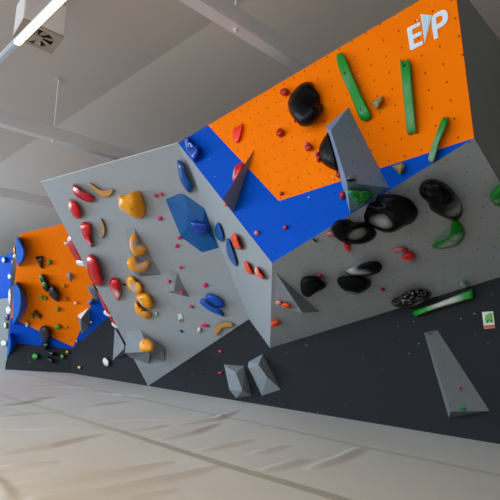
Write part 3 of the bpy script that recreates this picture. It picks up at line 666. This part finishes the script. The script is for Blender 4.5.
dome('climbing_hold', VGF, [(347, 179), (348, 176.5), (351, 174), (354.5, 176.5), (355.7, 179), (352, 180)], .04, 'small grey knob on the front of the blue-grey wedge', 'climbing hold', 'small dark holds', (120, 130, 145), rough=.5)
dome('climbing_hold', VGF, [(346.8, 179.4), (351, 180.2), (355.8, 179), (355.4, 180.4), (351, 181.4), (347.4, 181)], .035, 'thin black ledge under the grey knob on the blue-grey wedge', 'climbing hold', 'small dark holds', BLK)

# holds on the shaded underside
gK = 'black holds on the grey underside'
dome('climbing_hold', DN, [(363.4, 218), (367, 213), (374.6, 208), (376, 200), (383, 196.6), (393, 196.4), (405, 200), (413, 208), (416, 215), (412, 223), (403, 227), (393, 232.4), (383, 232.4), (373, 228), (366, 225)], .26, 'biggest black hold under the blue-grey wedge, with chalked scoop', 'climbing hold', gK, BLK, spec=.09, rough=.4, apex=(396, 210), dimples=[(378, 221, .17, .2)], chalk=[(378, 227, .15, 1.3)])
dome('climbing_hold', DN, [(335, 228), (341, 221), (350, 221), (357, 227), (369, 227), (376.6, 232.4), (374, 239), (363, 244), (349, 244), (340, 240), (336, 233)], .2, 'black bean hold left of the biggest one, chalky hollow', 'climbing hold', gK, BLK, spec=.09, rough=.4, apex=(345, 231), dimples=[(359, 236, .15, .12)], chalk=[(358, 236.8, .12, 1.3)])
dome('climbing_hold', DN, [(345, 271), (353, 267), (367, 262), (376, 261.6), (381, 266), (379, 272.4), (369, 276), (355, 276.4), (348, 275)], .14, 'upper black hold of the touching pair, chalk along its top', 'climbing hold', gK, BLK, spec=.09, rough=.45, apex=(368, 268), chalk=[(355, 272, .17, 1.2), (362, 270.5, .13, 1)])
dome('climbing_hold', DN, [(337, 280), (342, 276.4), (354, 276.2), (367, 278), (371.4, 283), (368, 289), (356, 294.4), (347, 292.4), (340, 287)], .18, 'lower black hold of the touching pair', 'climbing hold', gK, BLK, spec=.09, rough=.4, chalk=[(351.5, 292, .09, .8)])
dome('climbing_hold', DN, [(301, 280), (306, 276.4), (316, 276), (322, 281), (326.4, 285), (323, 289), (316, 292.4), (309, 297), (303, 295), (300.6, 289)], .18, 'plain black lump beside the grey triangular volume', 'climbing hold', gK, BLK, spec=.09, rough=.55)
dome('climbing_hold', DN, [(391.3, 302), (394, 298.5), (400.3, 295.8), (406.6, 291.3), (414.7, 289), (425.5, 289.5), (431.4, 293), (430, 297.6), (422.8, 302), (414.7, 307.5), (406.6, 308.7), (398.5, 307.5), (392.6, 305.1)], .16, 'speckled black hold touching the left end of low green bar', 'climbing hold', gK, BLK, spec=.09, rough=.45, speck=.7, chalk=[(420, 303, .12, .8)])
dome('climbing_hold', DN, [(419, 190.7), (421.7, 183.5), (428, 179.4), (437, 180), (447.8, 185.3), (456.8, 195.2), (462.2, 206), (462.2, 215), (457.7, 219.8), (447.8, 219), (437, 214), (430.7, 209.6), (428, 202.4), (421.7, 197)], .2, 'black kidney hold at upper right of the underside', 'climbing hold', gK, BLK, spec=.09, rough=.35, chalk=[(456, 207, .13, .7), (450, 201, .1, .4)], speck=.06)
gL = 'green holds'
dome('climbing_hold', DN, [(452.3, 220.4), (456.8, 220), (464, 228.5), (464.5, 236.6), (458.6, 244.7), (447.8, 248.3), (437, 248.8), (432, 246.5), (435.2, 243.4), (446, 238.4), (452.8, 230.3)], .09, 'green crescent hold with chalked inner edge', 'climbing hold', gL, (16, 120, 30), rough=.5, chalk=[(450, 242.5, .11, .9), (456, 236, .09, .8), (443, 245.5, .08, .7)])
dome('climbing_hold', DN, [(490, 197), (494, 189), (501, 184), (508, 187), (510, 197), (505, 205), (498, 206), (493, 203)], .14, 'green hold cut by the right edge of the picture', 'climbing hold', gL, (14, 122, 34), rough=.45, chalk=[(498.5, 197, .07, 1)])
dome('climbing_hold', DN, ngon(464.3, 284.3, 3.9, 3.5), .1, 'small round green hold above the right end of low green bar', 'climbing hold', gL, (40, 130, 60), rough=.6, chalk=[(464.3, 284.5, .1, 1)], n=28)
gr = 'red holds on the grey underside'
dome('climbing_hold', DN, [(391.6, 250.4), (398, 247.4), (407, 247.8), (407, 250.6), (399, 252.6), (393, 252.2)], .06, 'flat red hold above a rounder red one on the underside', 'climbing hold', gr, (170, 26, 24), rough=.45, chalk=[(398, 250.5, .09, .6)])
dome('climbing_hold', DN, [(401.6, 257), (406, 252.6), (413, 252.6), (416.4, 257), (414, 262), (409, 263.4), (404, 261)], .1, 'round red hold with chalky bottom on the underside', 'climbing hold', gr, (190, 20, 20), rough=.4, chalk=[(411, 261.5, .13, .8)])
dome('climbing_hold', DN, ngon(383, 289.8, 2.3, 1.5, 10), .04, 'tiny dark red foothold right of the touching black pair', 'climbing hold', gr, (150, 10, 26), n=20)
dome('climbing_hold', DN, [(325, 234), (330, 231.8), (336, 233.4), (336, 235), (331, 237), (326.5, 236)], .05, 'flat pinkish-red hold left of the black bean', 'climbing hold', gr, (170, 60, 56), rough=.5, chalk=[(331, 233.5, .07, .5)])
dome('climbing_hold', DN, [(344, 244), (349.6, 244.4), (351, 250), (348, 253), (345, 249.5)], .06, 'red hold hanging under the black bean', 'climbing hold', gr, (190, 30, 30), rough=.5, chalk=[(349, 250, .06, .5)])
dome('climbing_hold', DN, ngon(320.3, 275.8, 2.4, 1.8), .1, 'small red hold on top of the plain black lump', 'climbing hold', gr, (196, 14, 40), n=20)
dome('climbing_hold', DN, [(312.2, 239.2), (313.2, 238.9), (317.2, 241.8), (316.6, 242.6), (315.6, 242.6)], .04, 'small black sliver hold under the blue strip edge', 'climbing hold', 'small dark holds', BLK, sharp=True)

# low green bar on the charcoal base, its sign and small holds
dome('climbing_hold', F, [(413, 311), (436, 303.3), (460, 293.8), (470, 289.6), (471.8, 291), (472.3, 298), (470, 299.3), (440, 307.6), (415.5, 316.4), (414.2, 315.6)], .12, 'long low green bar hold with chalk-white middle', 'climbing hold', gL, (6, 128, 22), edge=.3, rough=.45, chalk=[(443, 302.5, .2, 1.2), (450, 299, .2, 1.2), (436, 305, .13, .9)])
sg = dome('paper_sign', F, [(482, 312), (493, 311.3), (495, 327.8), (484, 329)], .006, 'small white paper sign with green print and red foot', 'sign', None, (206, 208, 196), flat=True, sharp=True, rough=.7)
patch(sg, F, [(483.7, 325.6), (494.6, 324.6), (495, 327.6), (484.1, 328.8)], .0075, 'red_band', (206, 84, 62))
patch(sg, F, [(485, 318), (486, 315), (489, 313.2), (492.4, 313), (492.8, 320), (493.2, 323.5), (490, 322), (487, 323.6), (485.4, 322)], .0075, 'green_print', (104, 170, 92))
patch(sg, F, ngon(487.7, 321.2, .9, 1.0), .0095, 'dark_dot', (50, 40, 40)); patch(sg, F, ngon(491.2, 320.4, .9, 1.0), .0095, 'dark_dot', (50, 40, 40))
patch(sg, F, ngon(489.2, 319.2, .9, .7), .0095, 'red_dot', (190, 60, 50))
dome('climbing_hold', VFF, [(456.6, 387), (459, 386), (461.8, 387.4), (459.2, 390.6)], .04, 'small red triangular foothold on the tall grey wedge', 'climbing hold', 'small holds on the grey wedge', (190, 30, 14), sharp=True, edge=1, chalk=[(459, 388, .02, .8)])
dome('climbing_hold', VFF, ngon(462.6, 409, 4.0, 1.7), .035, 'small green foothold at the foot of the tall grey wedge', 'climbing hold', 'small holds on the grey wedge', (10, 140, 80), n=24)
pl = dome('maker_plate', VFF, [(427.5, 332.8), (432, 332), (432.8, 334), (428, 334.8)], .012, 'tiny dark plate at the top of the tall grey wedge', 'plate', None, (84, 88, 90), flat=True, sharp=True)

# far wing
gH = 'black holds on the far orange section'
dome('climbing_hold', G, [(35, 257), (42.5, 256), (42, 269), (40, 267)], .14, 'black triangular hold high on the far orange', 'climbing hold', gH, BLK, sharp=True, edge=.9)
dome('climbing_hold', G, [(42.5, 274), (44, 276), (49, 285), (48.5, 290), (46.5, 292), (43, 288), (40.5, 281), (40.7, 276)], .16, 'slim black hold with green balls on the far orange', 'climbing hold', gH, (24, 26, 32))
dome('climbing_hold', G, [(48.5, 292), (49.5, 287.5), (52.5, 285.2), (55, 288), (59.5, 294), (59.8, 299), (58, 302), (53.5, 299.5), (49.5, 295.5)], .22, 'black egg-shaped hold in the middle of the far orange', 'climbing hold', gH, (22, 22, 26), rough=.5)
dome('climbing_hold', G, [(34.5, 310), (42, 317), (40, 319), (33.5, 313)], .1, 'short slanted black bar on the far orange', 'climbing hold', gH, BLK, sharp=True, edge=.4)
dome('climbing_hold', G, [(39.6, 329.2), (44.4, 325.4), (49.8, 328.6), (51.4, 334), (49.2, 341), (45, 342), (42, 340), (40.8, 335.8)], .26, 'rounded black hold over the orange and blue border, far left', 'climbing hold', gH, (30, 28, 30), rough=.5)
dome('climbing_hold', GK, [(41, 343.5), (46, 341.5), (51, 342.3), (50, 344.8), (45.3, 349.8), (41.6, 347)], .25, 'black wedge hold under the rounded black one', 'climbing hold', gH, BLK, sharp=True, edge=.7)
dome('climbing_hold', GK, [(48, 351), (54.6, 352), (53, 356), (48, 354.4)], .2, 'upper black block hold on the far charcoal base', 'climbing hold', gH, BLK, sharp=True, edge=.4)
dome('climbing_hold', GK, [(46, 356), (53.4, 360), (53, 363), (48, 361)], .2, 'lowest black block hold on the far charcoal base', 'climbing hold', gH, BLK, sharp=True, edge=.4)
gI = 'small holds on the far wing'
for (fac, x, y, a, b_, rgb, lab) in [
 (G, 48.8, 262.4, 2.2, 2.6, LGN, 'green ball right of the black triangle, far orange'), (G.up(.1), 41.2, 277.4, 2.6, 2.8, (70, 140, 50), 'upper green ball on the slim black hold'),
 (G.up(.1), 44.2, 284.2, 2.6, 2.8, (70, 140, 50), 'lower green ball on the slim black hold'), (G, 41.8, 298, 1.6, 2.0, LGN, 'left green dot of the pair below the slim black hold'),
 (G, 44.9, 298.5, 1.6, 2.0, LGN, 'right green dot of the pair below the slim black hold'), (G, 57.8, 309.4, 1.9, 2.4, (100, 140, 20), 'green dot below the black egg, far orange'),
 (G, 63.8, 286.2, 1.8, 2.0, (170, 140, 20), 'upper olive dot right of the black egg'), (G, 65.8, 299.3, 1.2, 2, (190, 130, 20), 'lower olive dot right of the black egg'),
 (G, 31.8, 316.6, 2.0, 2.8, (90, 140, 20), 'olive-green hold left of the slanted black bar'), (G, 57.6, 327, 3.2, 2.6, LGN, 'larger green hold near the bottom of far orange'),
 (G, 66.2, 327.4, 1.3, 1.3, (220, 170, 30), 'tiny yellow dot right of the larger green hold'), (G, 65.9, 243.3, 2.2, 1.7, WHT, 'white chip high on the far orange by the grey panel edge'),
 (G, 75.6, 303.1, 2, 1.4, WHT, 'white chip at the right of the far orange'), (G, 26.9, 324.4, 1.8, 2.8, WHT, 'white upright block near the lower left of far orange'),
 (GK, 35.3, 356.3, 3.4, 3.2, (60, 150, 40), 'green hold on the far charcoal base'), (GK, 62.3, 356.4, 2.2, 2.4, (60, 140, 30), 'small green hold right of the black blocks'),
 (GK, 67.2, 351.9, 1.6, 1.5, (210, 180, 30), 'small yellow hold above the small green one, far base'), (F, 79.3, 367.4, 1.7, 1.5, (226, 200, 20), 'small yellow hold low on the charcoal base, far left'),
 (G, 76.8, 341.2, 1.3, 1.3, (224, 170, 20), 'tiny yellow hold at the tip of the far orange'), (GK, 30, 362.5, .8, .8, LGN, 'tiny green dot under the green hold on far base'),
 (G, 91, 322, 1.5, 1.2, WHT, 'white chip on the blue strip by the pointed volume'), (HF, 3.6, 260, 1.8, 3.0, (190, 205, 225), 'pale hold on blue at the very left edge'),
 (HF, 9.8, 276.6, 2.2, 2.9, (205, 205, 202), 'white ball hold on the far corner edge'), (HF, 10.2, 297, 2, 8.5, (216, 200, 196), 'long pale hold on the far corner edge'),
 (HF, 9.0, 310.5, 3.1, 4.4, WHT, 'square white hold below the long pale one, far corner'), (HF, 6.8, 317.5, 2.4, 3.4, (90, 60, 120), 'purple hold on the far corner edge'),
 (HF, 5.3, 325.5, 1.6, 3.2, (216, 214, 206), 'white hold below the purple one, far corner'), (HF, 4.2, 343.4, 3.4, 3.0, (226, 224, 214), 'lowest white hold on the far corner edge'),
 (G.up(.12), 15.0, 256, 2.0, 2.6, (226, 190, 170), 'pale hold left of the upper blue half-round'), (G.up(.12), 14.6, 250, 1.2, 4.0, (240, 130, 30), 'orange hold left of the upper blue half-round'),
 (HF, 12.4, 262, 1.0, 2.4, (216, 96, 40), 'small orange-red hold low beside upper blue half-round')]:
    big = max(a, b_)
    dome('climbing_hold', fac, ngon(x, y, a, b_), .045*big, lab, 'climbing hold', gI, rgb, rough=.5, n=20)

# ------------------------------------------------------------------ light
def area(name, loc, target, sx_, sy_, energy, rgb):
    l = bpy.data.lights.new(name, 'AREA'); l.shape = 'RECTANGLE'; l.size = sx_; l.size_y = sy_; l.energy = energy; l.color = rgb
    o = bpy.data.objects.new(name, l); COL.objects.link(o); o.location = loc
    o.rotation_euler = (Vector(target)-Vector(loc)).to_track_quat('-Z', 'Y').to_euler(); return o
area('window_daylight_left', (-21, -9, 3.0), (-6, 4, .6), 13, 4.2, 1950, (.66, .84, 1.0))
area('window_daylight_front', (-4, -10, 3.2), (-4, 5, .6), 16, 4.2, 740, (1.0, .96, .92))
area('ceiling_lamp_fill', (-3.4, .2, 5.5), (-3.4, .3, 0), 5, .3, 48, (1, .66, .22)).data.spread = math.radians(100)  # unseen warm area light, added to warm the near floor
area('floor_fill_left', (-27, -1.5, 5.3), (-13, 3, 0), 6, 1.2, 260, (.66, .82, 1.0)).data.spread = math.radians(80)  # added bluish fill, no window there; lifts the far left floor
area('floor_fill_front', (-5.5, -7, 5.6), (-5.2, 4.6, 0), 9, .8, 66, (.48, .74, 1.0)).data.spread = math.radians(50)  # added blue fill without a source, aimed at the floor along the wall
w = bpy.data.worlds.new('World'); scn.world = w; w.use_nodes = True
bg = w.node_tree.nodes['Background']; bg.inputs[0].default_value = (.78, .88, 1, 1); bg.inputs[1].default_value = .18

# ------------------------------------------------------------------ camera
cam = bpy.data.cameras.new('Camera'); cam.sensor_width = 36; cam.lens = FP_/500*36; cam.clip_start = .05
co = bpy.data.objects.new('Camera', cam); COL.objects.link(co)
mw = Matrix.Identity(4)
for i in range(3): mw[i][0], mw[i][1], mw[i][2], mw[i][3] = RT[i], UP[i], -FW[i], CC[i]
co.matrix_world = mw; scn.camera = co
vs = scn.view_settings; vs.view_transform = 'Standard'; vs.look = 'None'; vs.exposure = -0.13; vs.gamma = 1; vs.use_curve_mapping = False
